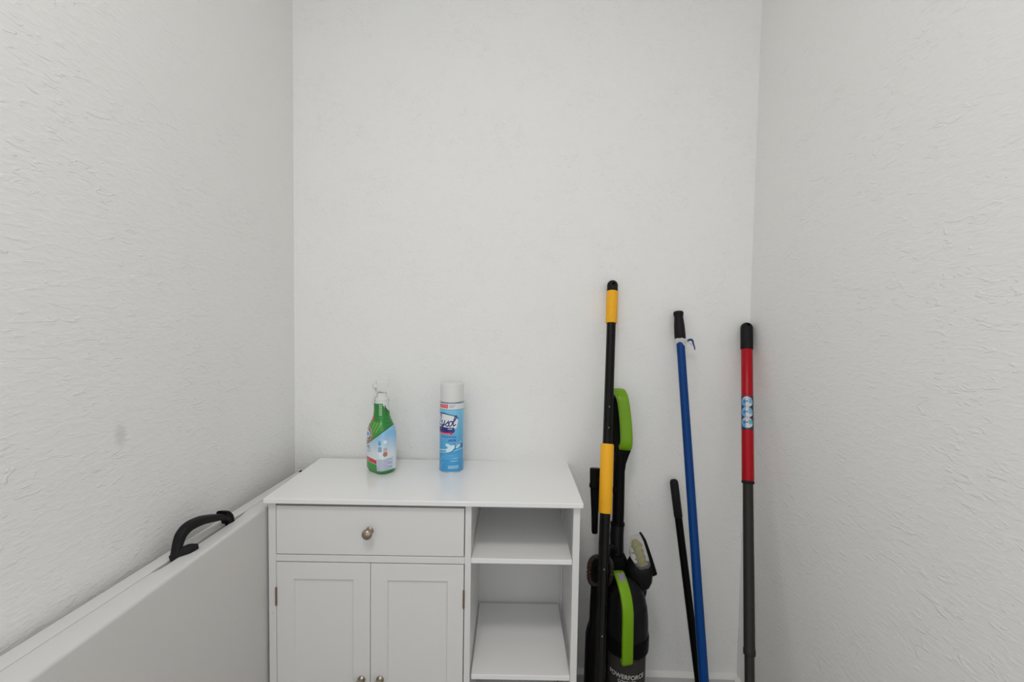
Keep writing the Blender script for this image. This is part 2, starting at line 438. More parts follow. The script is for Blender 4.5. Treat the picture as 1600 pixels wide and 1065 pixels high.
# --- aerosol can
CANX, CANY, CZ0 = -0.2085, 1.338, 0.79
can = empty('aerosol_can', (CANX, CANY, CZ0), 'light blue and white disinfectant spray can with white cap on the cabinet top', 'spray can')
RC = 0.0362
vdir = math.atan2(-CANY, -CANX)            # direction from the can to the camera
NU, NV = 300, 330
prof = [(0.0346, 0.0), (RC, 0.003)] + [(RC, 0.003+(0.2085-0.003)*k/(NV-1)) for k in range(1, NV)]
vs, us = [], []
verts = []; uu = []; vv = []
for r, z in prof:
    for i in range(NU):
        th = -PI + 2*PI*i/NU         # 0 faces the camera, positive = to the right in the photo
        a = vdir + th
        verts.append((r*math.cos(a), r*math.sin(a), z)); uu.append(th*RC); vv.append(z)
faces = [(k*NU+i, k*NU+(i+1) % NU, (k+1)*NU+(i+1) % NU, (k+1)*NU+i) for k in range(len(prof)-1) for i in range(NU)]
me = bpy.data.meshes.new('can_body'); me.from_pydata(verts, [], faces); me.materials.append(M['print'])
me.polygons.foreach_set('use_smooth', [True]*len(me.polygons))
u = np.array(uu)
v = np.interp(np.array(vv), [0, 0.020, 0.048, 0.072, 0.097, 0.109, 0.1165, 0.126, 0.1335, 0.1752, 0.1874, 0.2085], [0, 0.0155, 0.042, 0.067, 0.088, 0.0965, 0.110, 0.118, 0.1215, 0.163, 0.170, 0.198])
P = Print(u, v, (78, 170, 222))
t = np.clip((v-0.05)/0.12, 0, 1); P.c = lin((62, 158, 216))*(1-t[:, None])+lin((126, 200, 232))*t[:, None]
# white head band, red flash and small blue lines
P.put(v > 0.1700, (226, 228, 230)); P.put((v > 0.1700) & (v < 0.1722), (60, 118, 186)); P.put(v > 0.1952, (70, 110, 160))
P.put((u > -0.047) & (u < -0.0115) & (v > 0.1770+0.0016*np.sin(u*900)) & (v < 0.1915+0.0016*np.sin(u*1300)), (214, 40, 58))
for k in range(3): P.put((u > -0.008) & (u < 0.0105-k*0.002) & (abs(v-(0.1885-0.0042*k)) < 0.0010) & (np.sin(u*2600+k) > -0.6), (70, 84, 120))
for x in (-0.040, -0.034, -0.028, -0.022, -0.016): P.put((abs(u-x) < 0.0009) & (v > 0.180) & (v < 0.189), (240, 190, 196))
# white plaque with dark blue arc
cx0 = -0.031
inside = (np.abs(u-cx0) < 0.0465+0.008*(v-0.128)/0.03) & (v > 0.1215) & (v < 0.163-0.0155*((u-cx0)/0.048)**4)
P.put(inside, (228, 230, 232))
P.stroke([(cx0-0.050, 0.147), (cx0-0.034, 0.1585), (cx0, 0.1638), (cx0+0.034, 0.1590), (cx0+0.051, 0.1500)], 0.0013, (26, 60, 140))
NAVY = (30, 42, 122)
# script word, traced letter by letter: L y s o l
W_ = 0.0019
def word(letters, ox, oy, sx, sy, w, col):
    for pts in letters: P.stroke([(ox+x*sx, oy+y*sy) for x, y in pts], w, col)
def glyph(strokes, ox, wd, wt_=0.00165):
    for pts in strokes: P.stroke([(ox+x*wd+0.25*0.012*(y if y < 1 else 1+(y-1)*0.5), 0.1275+y*0.0155) for x, y in pts], wt_, NAVY)
glyph([[(0.2, 1.6), (0.6, 2.1), (0.9, 1.8), (0.5, 0.9), (0.1, 0.1), (0.5, 0.15), (1.2, 0.0)]], -0.0520, 0.014)
glyph([[(0.0, 0.8), (0.2, 1.0), (0.2, 0.4), (0.45, 0.1), (0.8, 0.4), (0.95, 1.0)], [(0.95, 1.0), (0.8, 0.1), (0.4, -0.7), (0.05, -0.6), (0.4, -0.1), (1.15, 0.3)]], -0.0375, 0.0135)
glyph([[(0.0, 0.3), (0.55, 0.75), (0.65, 1.0), (0.65, 0.7), (0.95, 0.3), (0.6, 0.0), (0.15, 0.1)]], -0.0205, 0.0115)
glyph([[(0.5, 0.95), (0.1, 0.75), (0.05, 0.25), (0.4, 0.0), (0.8, 0.25), (0.85, 0.75), (0.5, 0.95), (1.0, 0.85)]], -0.0100, 0.0110)
glyph([[(0.05, 0.7), (0.55, 1.2), (0.85, 1.75), (0.6, 1.95), (0.3, 1.4), (0.2, 0.5), (0.4, 0.05), (0.9, 0.3)]], 0.0005, 0.0110)
# navy banner and red banner
P.put((u > -0.075) & (v > 0.1125) & (v < 0.1235) & (u < 0.0085-((v-0.118)/0.0055)**2*0.003), (34, 40, 120))
P.put((u > -0.072) & (v > 0.1065) & (v < 0.1135) & (u < 0.0035-((v-0.110)/0.004)**2*0.002), (206, 38, 62))
P.put((u > -0.012) & (u < 0.003) & (abs(v-0.1205) < 0.0009) & (np.sin(u*2500) > -0.5), (200, 205, 225))
P.put((u > -0.060) & (u < -0.004) & (abs(v-0.1100) < 0.0010) & (np.sin(u*1900) > -0.3), (236, 196, 204))
# two lines of dark blue type
rng = np.random.RandomState(3)
def typeline(x0, x1, y, h, col, f=1500, ph=0.0, slope=0.0, thr=-0.25):
    yy = v-(y+slope*(u-x0)); s = np.sin(u*f+ph)*0.7+np.sin(u*f*0.57+ph*2+yy*900)*0.5
    P.put((u > x0) & (u < x1) & (abs(yy) < h) & (s > thr), col)
typeline(-0.036, 0.0135, 0.0965, 0.0022, (44, 92, 168), slope=-0.02)
typeline(-0.0095, 0.0135, 0.0880, 0.0027, (34, 78, 160), 1300, 0.6)
# white splash swoosh
P.stroke([(-0.07, 0.062), (-0.045, 0.060), (-0.02, 0.064), (0.0, 0.070), (0.018, 0.078), (0.030, 0.083)], 0.0016, (206, 232, 242))
P.stroke([(-0.07, 0.055), (-0.045, 0.053), (-0.02, 0.056), (0.004, 0.060), (0.02, 0.063), (0.045, 0.066)], 0.0012, (176, 218, 238))
P.ell(-0.004, 0.067, 0.0150, 0.0066, (216, 236, 244), 0.55); P.ell(-0.010, 0.075, 0.0100, 0.0042, (206, 232, 242), -0.35); P.ell(0.020, 0.073, 0.0085, 0.0035, (200, 230, 242), 0.45)
P.stroke([(-0.006, 0.056), (0.004, 0.060), (0.011, 0.069), (0.010, 0.078)], 0.0013, (40, 112, 178))
P.stroke([(0.012, 0.073), (0.020, 0.0785), (0.028, 0.0815)], 0.0009, (44, 100, 160))
for k in range(3): P.stroke([(-0.03, 0.049-k*0.006), (0.0, 0.047-k*0.005), (0.034, 0.051-k*0.006)], 0.0006, (120, 196, 232))
for k, (a, b, y) in enumerate(((0.004, 0.020, 0.0375), (-0.003, 0.019, 0.0300), (-0.010, 0.022, 0.0155), (-0.010, 0.022, 0.0115))): typeline(a, b, y, 0.0014 if k < 2 else 0.0018, (176, 220, 240), 1700, k)
for k in range(6): P.ell(-0.028-0.004*(k % 3), 0.042-0.0055*k, 0.0016, 0.0014, (150, 208, 236))
# blocks of small type on the reverse side
P.put((u > 0.046) & (u < 0.100) & (v > 0.03) & (v < 0.16), (196, 214, 228))
for k in range(18): typeline(0.050, 0.096, 0.152-k*0.0065, 0.0012, (60, 84, 130), 1600, k)
P.put((u > 0.0315) & (u < 0.040) & (v > 0.066) & (v < 0.078), (60, 78, 140))
set_print(me, P.c)
o = bpy.data.objects.new('can_body', me); C.objects.link(o); o.parent = can
bm = bmesh.new(); lathe(bm, [(0.033, 0.0), (0.0366, 0.0004), (0.0368, 0.0024), (0.0364, 0.0032), (0.034, 0.0032)], 64); finish('bottom_rim', bm, M['steel'], can)
bm = bmesh.new(); lathe(bm, [(0.0300, 0.2083), (0.0356, 0.2083), (0.0366, 0.2090), (0.0366, 0.2103), (0.0352, 0.2111), (0.0300, 0.2111)], 64); finish('top_rim', bm, M['steel'], can)
bm = bmesh.new(); lathe(bm, [(0.0352, 0.2095), (0.0354, 0.2112), (0.0350, 0.2600), (0.0343, 0.2630), (0.0325, 0.2645), (0.0010, 0.2650)], 64); cp = finish('cap', bm, M['white'], can, angle=50)
tag(cp, 'smooth white cap')

# --- spray bottle
BX, BY = -0.4140, 1.312
bot = empty('spray_bottle', (BX, BY, 0.79), 'green and white trigger spray cleaner bottle standing on the cabinet top', 'spray bottle')
A = math.radians(-38)                # the label front faces the camera's left
NU = 300
zs = [0.0, 0.0015, 0.005, 0.010] + [0.010+(0.2125-0.010)*k/260 for k in range(1, 261)]
def body_dims(z):
    """half width, half depth, roundness of the section"""
    key = [(0.000, 0.030, 0.021, 3.2), (0.0015, 0.036, 0.0255, 3.4), (0.006, 0.0415, 0.0300, 3.8), (0.014, 0.0430, 0.0315, 4.0), (0.060, 0.0432, 0.0315, 4.0), (0.112, 0.0430, 0.0315, 3.8), (0.126, 0.0412, 0.0308, 3.4),
           (0.138, 0.0372, 0.0295, 3.0), (0.148, 0.0318, 0.0272, 2.6), (0.158, 0.0262, 0.0250, 2.3), (0.168, 0.0232, 0.0234, 2.1), (0.180, 0.0224, 0.0226, 2.0), (0.198, 0.0222, 0.0224, 2.0), (0.2105, 0.0212, 0.0214, 2.0), (0.2125, 0.0205, 0.0205, 2.0)]
    for a, b in zip(key[:-1], key[1:]):
        if z <= b[0]:
            t = (z-a[0])/(b[0]-a[0]); t = t*t*(3-2*t) if z > 0.02 else t
            return [a[i]+(b[i]-a[i])*t for i in (1, 2, 3)]
    return key[-1][1:]
verts, uu, vv = [], [], []
for z in zs:
    hw, hd_, pw = body_dims(z)
    for i in range(NU):
        ph = 2*PI*i/NU; c, s = math.cos(ph), math.sin(ph)
        x = math.copysign(abs(c)**(2/pw), c)*hw; y = math.copysign(abs(s)**(2/pw), s)*hd_
        # thumb grooves on the shoulder
        verts.append((x*math.cos(A)-y*math.sin(A), x*math.sin(A)+y*math.cos(A), z)); vv.append(z)
        # print coordinate: arc length seen from the camera side (screen-like angle around the body)
        uu.append(math.atan2(-(x*math.sin(A)+y*math.cos(A)), x*math.cos(A)-y*math.sin(A)))
n0 = len(verts)
faces = [(k*NU+i, k*NU+(i+1) % NU, (k+1)*NU+(i+1) % NU, (k+1)*NU+i) for k in range(len(zs)-1) for i in range(NU)]
faces.append(tuple(range(NU))[::-1]); faces.append(tuple(range((len(zs)-1)*NU, len(zs)*NU)))
me = bpy.data.meshes.new('bottle_body'); me.from_pydata(verts, [], faces); me.materials.append(M['print'])
me.polygons.foreach_set('use_smooth', [True]*len(me.polygons))
ang = np.array(uu)                   # PI/2 = towards the camera, 0 = right, PI = left
V = np.array(verts); u = V[:, 0].copy(); v = V[:, 2].copy(); front = V[:, 1]*1.0 < 0.012
P = Print(u, v, (38, 132, 52))
u_ = u
def F_(m): return m & front
# lower label: pale blue to white
swoosh = 0.0810+0.064*np.clip((u_+0.042)/0.082, 0, 1)**1.15+0.002*np.sin((u_+0.042)*50)
lab = v < swoosh
t = np.clip((v-0.062)/0.055, 0, 1)
P.c = np.where(lab[:, None], lin((222, 232, 238))*(1-t[:, None])+lin((140, 196, 232))*t[:, None], P.c)
edge = (v > swoosh) & (v < swoosh+0.0035); P.put(edge, (14, 92, 50))
lime_area = (v > swoosh+0.0035) & (u_ < 0.012) & (v < 0.152); P.put(lime_area, (72, 158, 52), 0.8)  # lighter green on the left above the swoosh
# light ribs on the shoulder
for k in range(3): P.stroke([(-0.028+k*0.011, 0.118+k*0.002), (-0.018+k*0.011, 0.136+k*0.002), (-0.012+k*0.010, 0.150)], 0.0009, (150, 205, 120))
for k in range(6): P.stroke([(0.000, 0.200-k*0.0055), (0.007, 0.1985-k*0.0055)], 0.0010, (206, 232, 200))
# collar edge of the sleeve
P.put((v > 0.2045), (214, 226, 214)); P.put((u_ > 0.010) & (v > 0.200-(u_-0.010)*1.5) & (v > 0.18), (220, 224, 222))
P.stroke([(0.0145, 0.199), (0.018, 0.188), (0.021, 0.180)], 0.0010, (40, 60, 60))
P.put((u_ < -0.0165) & (v > 0.152) & (v < 0.170), (196, 60, 66))
# red and white rounded badge on the left edge
P.ell(-0.0400, 0.1130, 0.0170, 0.0255, (236, 190, 160), -0.05); P.ell(-0.0400, 0.1130, 0.0150, 0.0235, (170, 34, 48), -0.05)
P.ell(-0.0400, 0.1130, 0.0118, 0.0190, (208, 226, 240), -0.05); P.ell(-0.0400, 0.1125, 0.0085, 0.0065, (84, 168, 220))
P.stroke([(-0.044, 0.126), (-0.036, 0.127), (-0.031, 0.122)], 0.0016, (30, 48, 112)); P.stroke([(-0.045, 0.100), (-0.037, 0.099), (-0.031, 0.104)], 0.0014, (30, 48, 112))
# letters, small icons
P.stroke([(-0.0405, 0.078), (-0.0405, 0.071)], 0.0012, (70, 90, 90), False); P.stroke([(-0.036, 0.078), (-0.033, 0.078), (-0.0335, 0.071), (-0.030, 0.0705)], 0.0013, (60, 90, 84), False)
P.put((u_ > -0.041) & (u_ < -0.026) & (abs(v-0.064) < 0.0008), (120, 140, 140)); P.put((u_ > -0.041) & (u_ < -0.030) & (abs(v-0.0605) < 0.0007), (150, 165, 165))
P.rect(0.003, 0.0115, 0.087, 0.100, (104, 176, 224)); P.rect(0.004, 0.010, 0.089, 0.0915, (60, 130, 196))
P.rect(0.0185, 0.0270, 0.092, 0.1010, (232, 236, 236)); P.rect(0.003, 0.0140, 0.068, 0.083, (150, 184, 210)); P.rect(0.005, 0.0115, 0.057, 0.064, (236, 238, 240))
P.rect(0.0180, 0.0275, 0.069, 0.080, (190, 180, 190)); P.ell(0.0228, 0.0600, 0.0055, 0.0065, (178, 122, 92)); P.rect(0.018, 0.028, 0.0655, 0.0675, (190, 90, 80))
for k in range(5): P.put((u_ > 0.003) & (u_ < 0.014) & (abs(v-(0.081-0.003*k)) < 0.0006) & (np.sin(u_*3000+k) > -0.2), (90, 130, 170))
# red band and green foot
rb = (v > 0.0335-(u_+0.042)*0.10) & (v < 0.0450-(u_+0.042)*0.10) & (u_ < 0.012); P.put(rb, (204, 36, 44))
P.put(rb & (abs(v-(0.0395-(u_+0.042)*0.10)) < 0.0008) & (u_ < -0.028) & (np.sin(u_*2600) > -0.2), (240, 200, 200))
foot = (v < 0.0325-(u_+0.042)*0.10) & (u_ < 0.0405); P.put(foot, (52, 150, 56))
P.put((v < 0.012), (40, 136, 52))
# rear label panel, pale with lines of small type, wrapping the right side
pan = (u_ > -0.0045+0.10*(0.05-v)) & (v > 0.0105+0.02*(u_)*0+0.1*(u_)*0.6) & (v < 0.0455+0.10*u_) & (u_ < 0.0405)
P.put(pan, (206, 214, 226))
for k in range(8): P.put(pan & (u_ > 0.001) & (u_ < 0.037) & (abs(v-(0.0420-0.0042*k+0.06*u_)) < 0.0008) & (np.sin(u_*2300+k*2) > -0.5), (110, 116, 176))
set_print(me, P.c)
o = bpy.data.objects.new('bottle_body', me); C.objects.link(o); o.parent = bot
# collar, sprayer head, nozzle, trigger
bm = bmesh.new(); n = 48
rg = []
for r, z in ((0.0205, 0.2105), (0.0212, 0.2120), (0.0210, 0.2180), (0.0200, 0.2215), (0.0150, 0.2225), (0.0140, 0.2300), (0.0135, 0.2340)):
    rg.append([((r+(0.0005 if (i % 2 and 0.211 < z < 0.219) else 0))*math.cos(2*PI*i/n), (r+(0.0005 if (i % 2 and 0.211 < z < 0.219) else 0))*math.sin(2*PI*i/n), z) for i in range(n)])
loft(bm, rg); finish('collar', bm, M['white'], bot, angle=40)
NA = A - PI/2 - math.radians(22)                # nozzle direction
nd = Vector((math.cos(NA), math.sin(NA), 0)); sd = Vector((0, 0, 1)).cross(nd)
bm = bmesh.new()
strap(bm, [tuple(nd*t+Vector((0, 0, z))) for t, z in ((-0.0145, 0.2510), (-0.0140, 0.2510), (-0.004, 0.2520), (0.006, 0.2535), (0.0155, 0.2550), (0.016, 0.2550))], sd,
      lambda s: 0.0215-0.003*s, lambda s: 0.0400 - 0.010*s, power=5)
finish('sprayer_head', bm, M['white'], bot, angle=45)
bm = bmesh.new(); tube(bm, [tuple(nd*t+Vector((0, 0, 0.2535))) for t in (0.0150, 0.0160, 0.0245, 0.0250)], lambda s: 0.0080, 20); finish('nozzle', bm, M['white'], bot, angle=40)
bm = bmesh.new()
strap(bm, catmull([tuple(nd*t+Vector((0, 0, z))) for t, z in ((0.014, 0.240), (0.020, 0.229), (0.0235, 0.216), (0.0275, 0.200))], 5), sd, 0.012, 0.004)
finish('trigger', bm, M['white'], bot, angle=45)

# ------------------------------------------------------------------ poles leaning on the back wall
def pole_root(name, a, b, label, cat):
    """a: foot on the floor, b: top; local z runs along the pole"""
    m, L_ = axis_matrix(a, b)
    o = bpy.data.objects.new(name, None); C.objects.link(o); o.matrix_world = m; o.empty_display_size = 0.05
    tag(o, label, cat); return o, L_, m
def zat(m, p): return (m.inverted() @ Vector(p)).z
def flute(r, depth=0.0, k=0, n=48):
    return lambda th: r + (depth*math.cos(k*th) if k else 0)
def ring_tube(bm, prof, n=40, k=0, depth=0.0):
    loft(bm, [[((r+depth*math.cos(k*2*PI*i/n))*math.cos(2*PI*i/n), (r+depth*math.cos(k*2*PI*i/n))*math.sin(2*PI*i/n), z) for i in range(n)] for r, z in prof])

def hang_cap(name, parent, r, z0, z1, m, hole_z, hole_r):
    """rounded end cap with a real hanging hole through it, hole axis = local y"""
    bm = bmesh.new(); n = 40
    prof = [(r*0.97, z0), (r, z0+0.002)] + [(r, z0+(z1-r-z0)*t) for t in (0.4, 0.8, 1.0)] + [(r*math.cos(a), z1-r+r*math.sin(a)) for a in [PI/2*k/8 for k in range(1, 8)]] + [(r*0.05, z1)]
    ring_tube(bm, prof, n)
    o = finish(name, bm, m, parent, angle=50)
    cb = bmesh.new(); nn = 20
    loft(cb, [[(hole_r*math.cos(2*PI*i/nn), y, hole_z+hole_r*0.9*math.sin(2*PI*i/nn)) for i in range(nn)] for y in (-r*1.5, r*1.5)])
    bmesh.ops.recalc_face_normals(cb, faces=cb.faces[:])
    cm = bpy.data.meshes.new('cut'); cb.to_mesh(cm); cb.free(); co = bpy.data.objects.new('cut', cm); C.objects.link(co)
    co.matrix_world = parent.matrix_world.copy()
    md = o.modifiers.new('hole', 'BOOLEAN'); md.object = co; md.operation = 'DIFFERENCE'; md.solver = 'EXACT'
    bpy.context.view_layer.update()
    dg = bpy.context.evaluated_depsgraph_get(); new = bpy.data.meshes.new_from_object(o.evaluated_get(dg))
    o.modifiers.clear(); o.data = new; bpy.data.objects.remove(co)
    return o

# black telescopic pole with yellow grips
A1, B1 = (0.1943, 1.0315, 0.0), (0.2798, 1.415, 1.3734)
p1, L1, m1 = pole_root('telescopic_pole', A1, B1, 'long black pole with two yellow grips, tallest of the leaning poles', 'pole')
z_cap, z_g1, z_g2, z_g2b = zat(m1, (0.2776, 1.4053, 1.3388)), zat(m1, (0.2715, 1.3776, 1.2395)), zat(m1, (0.2499, 1.281, 0.8935)), zat(m1, (0.2386, 1.2305, 0.7126))
hang_cap('end_cap', p1, 0.0165, z_cap-0.002, L1, M['rubber'], L1-0.016, 0.0045)
bm = bmesh.new(); ring_tube(bm, [(0.0160, z_g1), (0.0174, z_g1+0.003), (0.0174, z_cap-0.003), (0.0160, z_cap)], 40); tag(finish('grip', bm, M['yellow'], p1), 'short yellow grip under the cap')
bm = bmesh.new(); ring_tube(bm, [(0.0132, z_g2-0.005), (0.0132, z_g1+0.01)], 48, 12, 0.00045); finish('inner_tube', bm, M['blackgloss'], p1, angle=60)
bm = bmesh.new(); ring_tube(bm, [(0.0165, z_g2b), (0.0184, z_g2b+0.004), (0.0186, z_g2-0.004), (0.0166, z_g2)], 40); tag(finish('grip', bm, M['yellow'], p1), 'long yellow grip at mid height')
bm = bmesh.new(); ring_tube(bm, [(0.0138, 0.05), (0.0138, z_g2b+0.01)], 48, 10, 0.0008); finish('outer_tube', bm, M['blackgloss'], p1, angle=60)
bm = bmesh.new(); ring_tube(bm, [(0.013, 0.0), (0.0150, 0.001), (0.0150, 0.055), (0.0142, 0.058)], 32); finish('foot_cap', bm, M['rubber'], p1)
for zz in (0.44, 0.60, z_g2+0.045, z_g2+0.105):
    r0 = 0.0145 if zz < z_g2b else 0.0137
    bm = bmesh.new()
    loft(bm, [[(0.0020*q*math.cos(2*PI*i/12), -r0-e, zz+0.0020*q*math.sin(2*PI*i/12)) for i in range(12)] for q, e in ((1, -0.002), (1, 0.0004), (0.5, 0.0012))])
    finish('lock_button', bm, M['greybtn'], p1)

# blue pole
A2, B2 = (0.4894, 1.0520, 0.0), (0.4857, 1.413, 1.2786)
p2, L2, m2 = pole_root('broom_handle', A2, B2, 'glossy blue metal pole with black grip and a torn wrapper below it', 'pole')
zg = zat(m2, (0.4859, 1.3908, 1.1934))
bm = bmesh.new(); ring_tube(bm, [(0.0150, zg), (0.0163, zg+0.002), (0.0164, zg+0.020), (0.0155, zg+0.045), (0.0135, L2-0.022), (0.0132, L2-0.016), (0.0150, L2-0.008), (0.0152, L2-0.003), (0.0135, L2), (0.001, L2+0.0005)], 36)
finish('grip', bm, M['rubber'], p2, angle=60)
bm = bmesh.new(); ring_tube(bm, [(0.0110, 0.0), (0.0122, 0.002), (0.0122, zg+0.002)], 36); finish('shaft', bm, M['blue'], p2)
bm = bmesh.new(); n = 36; rg = []
for k, (dz, rr) in enumerate(((0.001, 0.0150), (-0.003, 0.0158), (-0.008, 0.0152), (-0.012, 0.0140), (-0.016, 0.0132))):
    rg.append([((rr+0.0008*math.sin(5*a+k))*math.cos(a), (rr+0.0008*math.sin(7*a))*math.sin(a), zg+dz+(0.0035*math.sin(3*a+1) if k > 2 else 0)-0.005*math.cos(a)*(k > 0)) for a in [2*PI*i/n for i in range(n)]])
loft(bm, rg, cap=False); fm = finish('wrapper', bm, M['film'], p2); tag(fm, 'torn clear white plastic wrapper')
bm = bmesh.new()
strap(bm, catmull([(0.010, -0.010, zg-0.010), (0.018, -0.013, zg-0.012), (0.026, -0.014, zg-0.016), (0.029, -0.013, zg-0.022)], 5), (0, 1, 0.2), 0.007, 0.0022, power=2.5)
finish('wrapper', bm, M['film'], fm)
bm = bmesh.new()
strap(bm, catmull([(0.017, -0.012, zg-0.0085), (0.024, -0.013, zg-0.0045), (0.031, -0.014, zg-0.0060), (0.033, -0.014, zg-0.014), (0.036, -0.014, zg-0.027), (0.0365, -0.014, zg-0.036)], 6), (0.75, 0, 0.6),
      lambda s: 0.0095-0.0065*s, 0.0016, power=2.5)
tag(finish('wrapper_tail', bm, M['ribbon'], p2), 'dark blue torn tail of the wrapper')

# short black pole
A3, B3 = (0.5496, 1.2324, 0.0), (0.4882, 1.415, 0.7488)
p3, L3, m3 = pole_root('broom_handle', A3, B3, 'short all-black pole leaning behind the blue pole', 'pole')
zg = zat(m3, (0.4974, 1.3877, 0.6369))
bm = bmesh.new(); ring_tube(bm, [(0.0112, zg), (0.0128, zg+0.002), (0.0130, L3-0.014), (0.0118, L3-0.006), (0.0080, L3-0.001), (0.001, L3)], 32); finish('grip', bm, M['rubber'], p3, angle=60)
bm = bmesh.new(); ring_tube(bm, [(0.0100, 0.0), (0.0112, 0.002), (0.0112, zg+0.002)], 32); finish('shaft', bm, M['black'], p3)

# red and grey mop handle
A4, B4 = (0.5589, 1.0156, 0.0), (0.6961, 1.41, 1.2479)
p4, L4, m4 = pole_root('mop_handle', A4, B4, 'red and grey mop handle with a picture sticker leaning in the right corner', 'mop handle')
zc, zl1, zl0, zr, zs_ = [zat(m4, p) for p in ((0.6873, 1.3846, 1.1676), (0.6722, 1.3413, 1.0307), (0.6616, 1.3108, 0.9341), (0.6464, 1.2672, 0.796), (0.602, 1.1394, 0.3919))]
hang_cap('end_cap', p4, 0.0175, zc-0.002, L4, M['rubber'], L4-0.0105, 0.0072)
bm = bmesh.new(); ring_tube(bm, [(0.0150, zr+0.001), (0.0160, zr+0.003), (0.0160, zc-0.001), (0.0155, zc)], 40); finish('red_sleeve', bm, M['red'], p4)
bm = bmesh.new(); ring_tube(bm, [(0.0150, zr-0.004), (0.0166, zr-0.003), (0.0166, zr+0.003), (0.0158, zr+0.0042)], 40); finish('sleeve_ring', bm, M['rubber'], p4)
bm = bmesh.new(); ring_tube(bm, [(0.0132, zs_-0.002), (0.0140, zs_), (0.0137, zs_+0.012), (0.0134, zr)], 40); finish('grey_tube', bm, M['grey'], p4)
bm = bmesh.new(); ring_tube(bm, [(0.0142, zs_-0.004), (0.0148, zs_-0.002), (0.0148, zs_+0.010), (0.0136, zs_+0.012)], 40); finish('tube_collar', bm, M['grey'], p4)
bm = bmesh.new(); ring_tube(bm, [(0.0110, 0.0), (0.0118, 0.003), (0.0118, zs_+0.002)], 40); finish('lower_tube', bm, M['grey'], p4)
# sticker: dark sleeve with three round pictures of a blue scene
NU, NV = 120, 120; verts, uu, vv = [], [], []
cdir = m4.inverted() @ Vector((0, 0, CAM_H)); ca = math.atan2(cdir.y, cdir.x)
for k in range(NV):
    z = zl0+(zl1-zl0)*k/(NV-1)
    for i in range(NU):
        th = -PI+2*PI*i/NU; verts.append((0.01628*math.cos(ca+th), 0.01628*math.sin(ca+th), z)); uu.append(th*0.01628); vv.append((z-zl0)/(zl1-zl0))
faces = [(k*NU+i, k*NU+(i+1) % NU, (k+1)*NU+(i+1) % NU, (k+1)*NU+i) for k in range(NV-1) for i in range(NU)]
me = bpy.data.meshes.new('sticker'); me.from_pydata(verts, [], faces); me.materials.append(M['print']); me.polygons.foreach_set('use_smooth', [True]*len(me.polygons))
hgt = (zl1-zl0); u = np.array(uu); v = np.array(vv)*hgt
P = Print(u, v, (34, 36, 62))
P.put(v > hgt-0.004, (110, 22, 44)); P.put(v < 0.004, (60, 24, 44))
for j, cc in enumerate((0.80, 0.50, 0.20)):
    cy_ = cc*hgt; du = u+0.001
    P.ell(-0.001, cy_, 0.0172, 0.0155, (120, 176, 212))
    ins = np.hypot((u+0.001)/0.0172, (v-cy_)/0.0155) < 1
    P.put(ins & (du < -0.004) & (v-cy_ < 0.003), (92, 160, 214)); P.put(ins & (np.hypot((du+0.0065)/0.004, (v-cy_-0.001)/0.004) < 1), (44, 110, 180))
    P.put(ins & (np.abs(du-0.0008) < 0.0035) & (v-cy_ > -0.013), (212, 206, 204)); P.put(ins & (du > 0.003) & (v-cy_ < -0.004), (206, 204, 214))
    P.put(ins & (np.hypot((du-0.0005)/0.0022, (v-cy_-0.0015)/0.0028) < 1), (110, 84, 100))
    if j != 1: P.put(ins & (v-cy_ > 0.0095), (212, 186, 196))
    if j == 2: P.put(ins & (du > 0.004) & (v-cy_ > 0) & (v-cy_ < 0.008), (90, 180, 186))
set_print(me, P.c); o = bpy.data.objects.new('sticker', me); C.objects.link(o); o.parent = p4
tag(o, 'dark sticker with three round blue and white pictures')

# ------------------------------------------------------------------ upright vacuum cleaner
VX, VY = 0.3018, 1.22
vac = empty('vacuum_cleaner', (VX, VY, 0), 'black upright vacuum cleaner with lime green handles standing beside the cabinet', 'vacuum cleaner')
def vp(p): return (p[0]-VX, p[1]-VY, p[2])
# floor head
bm = bmesh.new()
def rrect(x0, x1, y0, y1, z, r, n=5):
    out = []
    for cx, cy, a0 in ((x1-r, y1-r, 0), (x0+r, y1-r, 90), (x0+r, y0+r, 180), (x1-r, y0+r, 270)):
        for k in range(n+1):
            a = math.radians(a0+90*k/n); out.append((cx+r*math.cos(a), cy+r*math.sin(a), z))
    return out
loft(bm, [[vp(p) for p in rrect(0.178+i, 0.430-i, 1.085+i*1.2, 1.300-i, z, 0.03)] for z, i in ((0.004, 0.004), (0.010, 0.0), (0.040, 0.0), (0.060, 0.008), (0.072, 0.022), (0.078, 0.040))])
finish('floor_head', bm, M['dark'], vac, angle=50)
for s in (-1, 1):
    bm = bmesh.new(); n = 28
    loft(bm, [[(s*x, 0.095+r*math.cos(2*PI*i/n), 0.045+r*math.sin(2*PI*i/n)) for i in range(n)] for x, r in ((0.060, 0.030), (0.062, 0.045), (0.084, 0.045), (0.088, 0.036))]); finish('wheel', bm, M['rubber'], vac, angle=40)
# main spine behind the canister
def sect(cx, cy, hx, hy, z, pw=4.0, n=32):
    out = []
    for i in range(n):
        a = 2*PI*i/n; c, s = math.cos(a), math.sin(a)
        out.append((cx+math.copysign(abs(c)**(2/pw), c)*hx, cy+math.copysign(abs(s)**(2/pw), s)*hy, z))
    return [vp(p) for p in out]
bm = bmesh.new()
loft(bm, [sect(0.300, 1.275, 0.050, 0.028, 0.070), sect(0.300, 1.272, 0.050, 0.030, 0.20), sect(0.300, 1.272, 0.050, 0.030, 0.40), sect(0.295, 1.272, 0.042, 0.026, 0.50), sect(0.288, 1.270, 0.028, 0.023, 0.555), sect(0.285, 1.272, 0.021, 0.021, 0.575)])
finish('main_body', bm, M['black'], vac, angle=50)
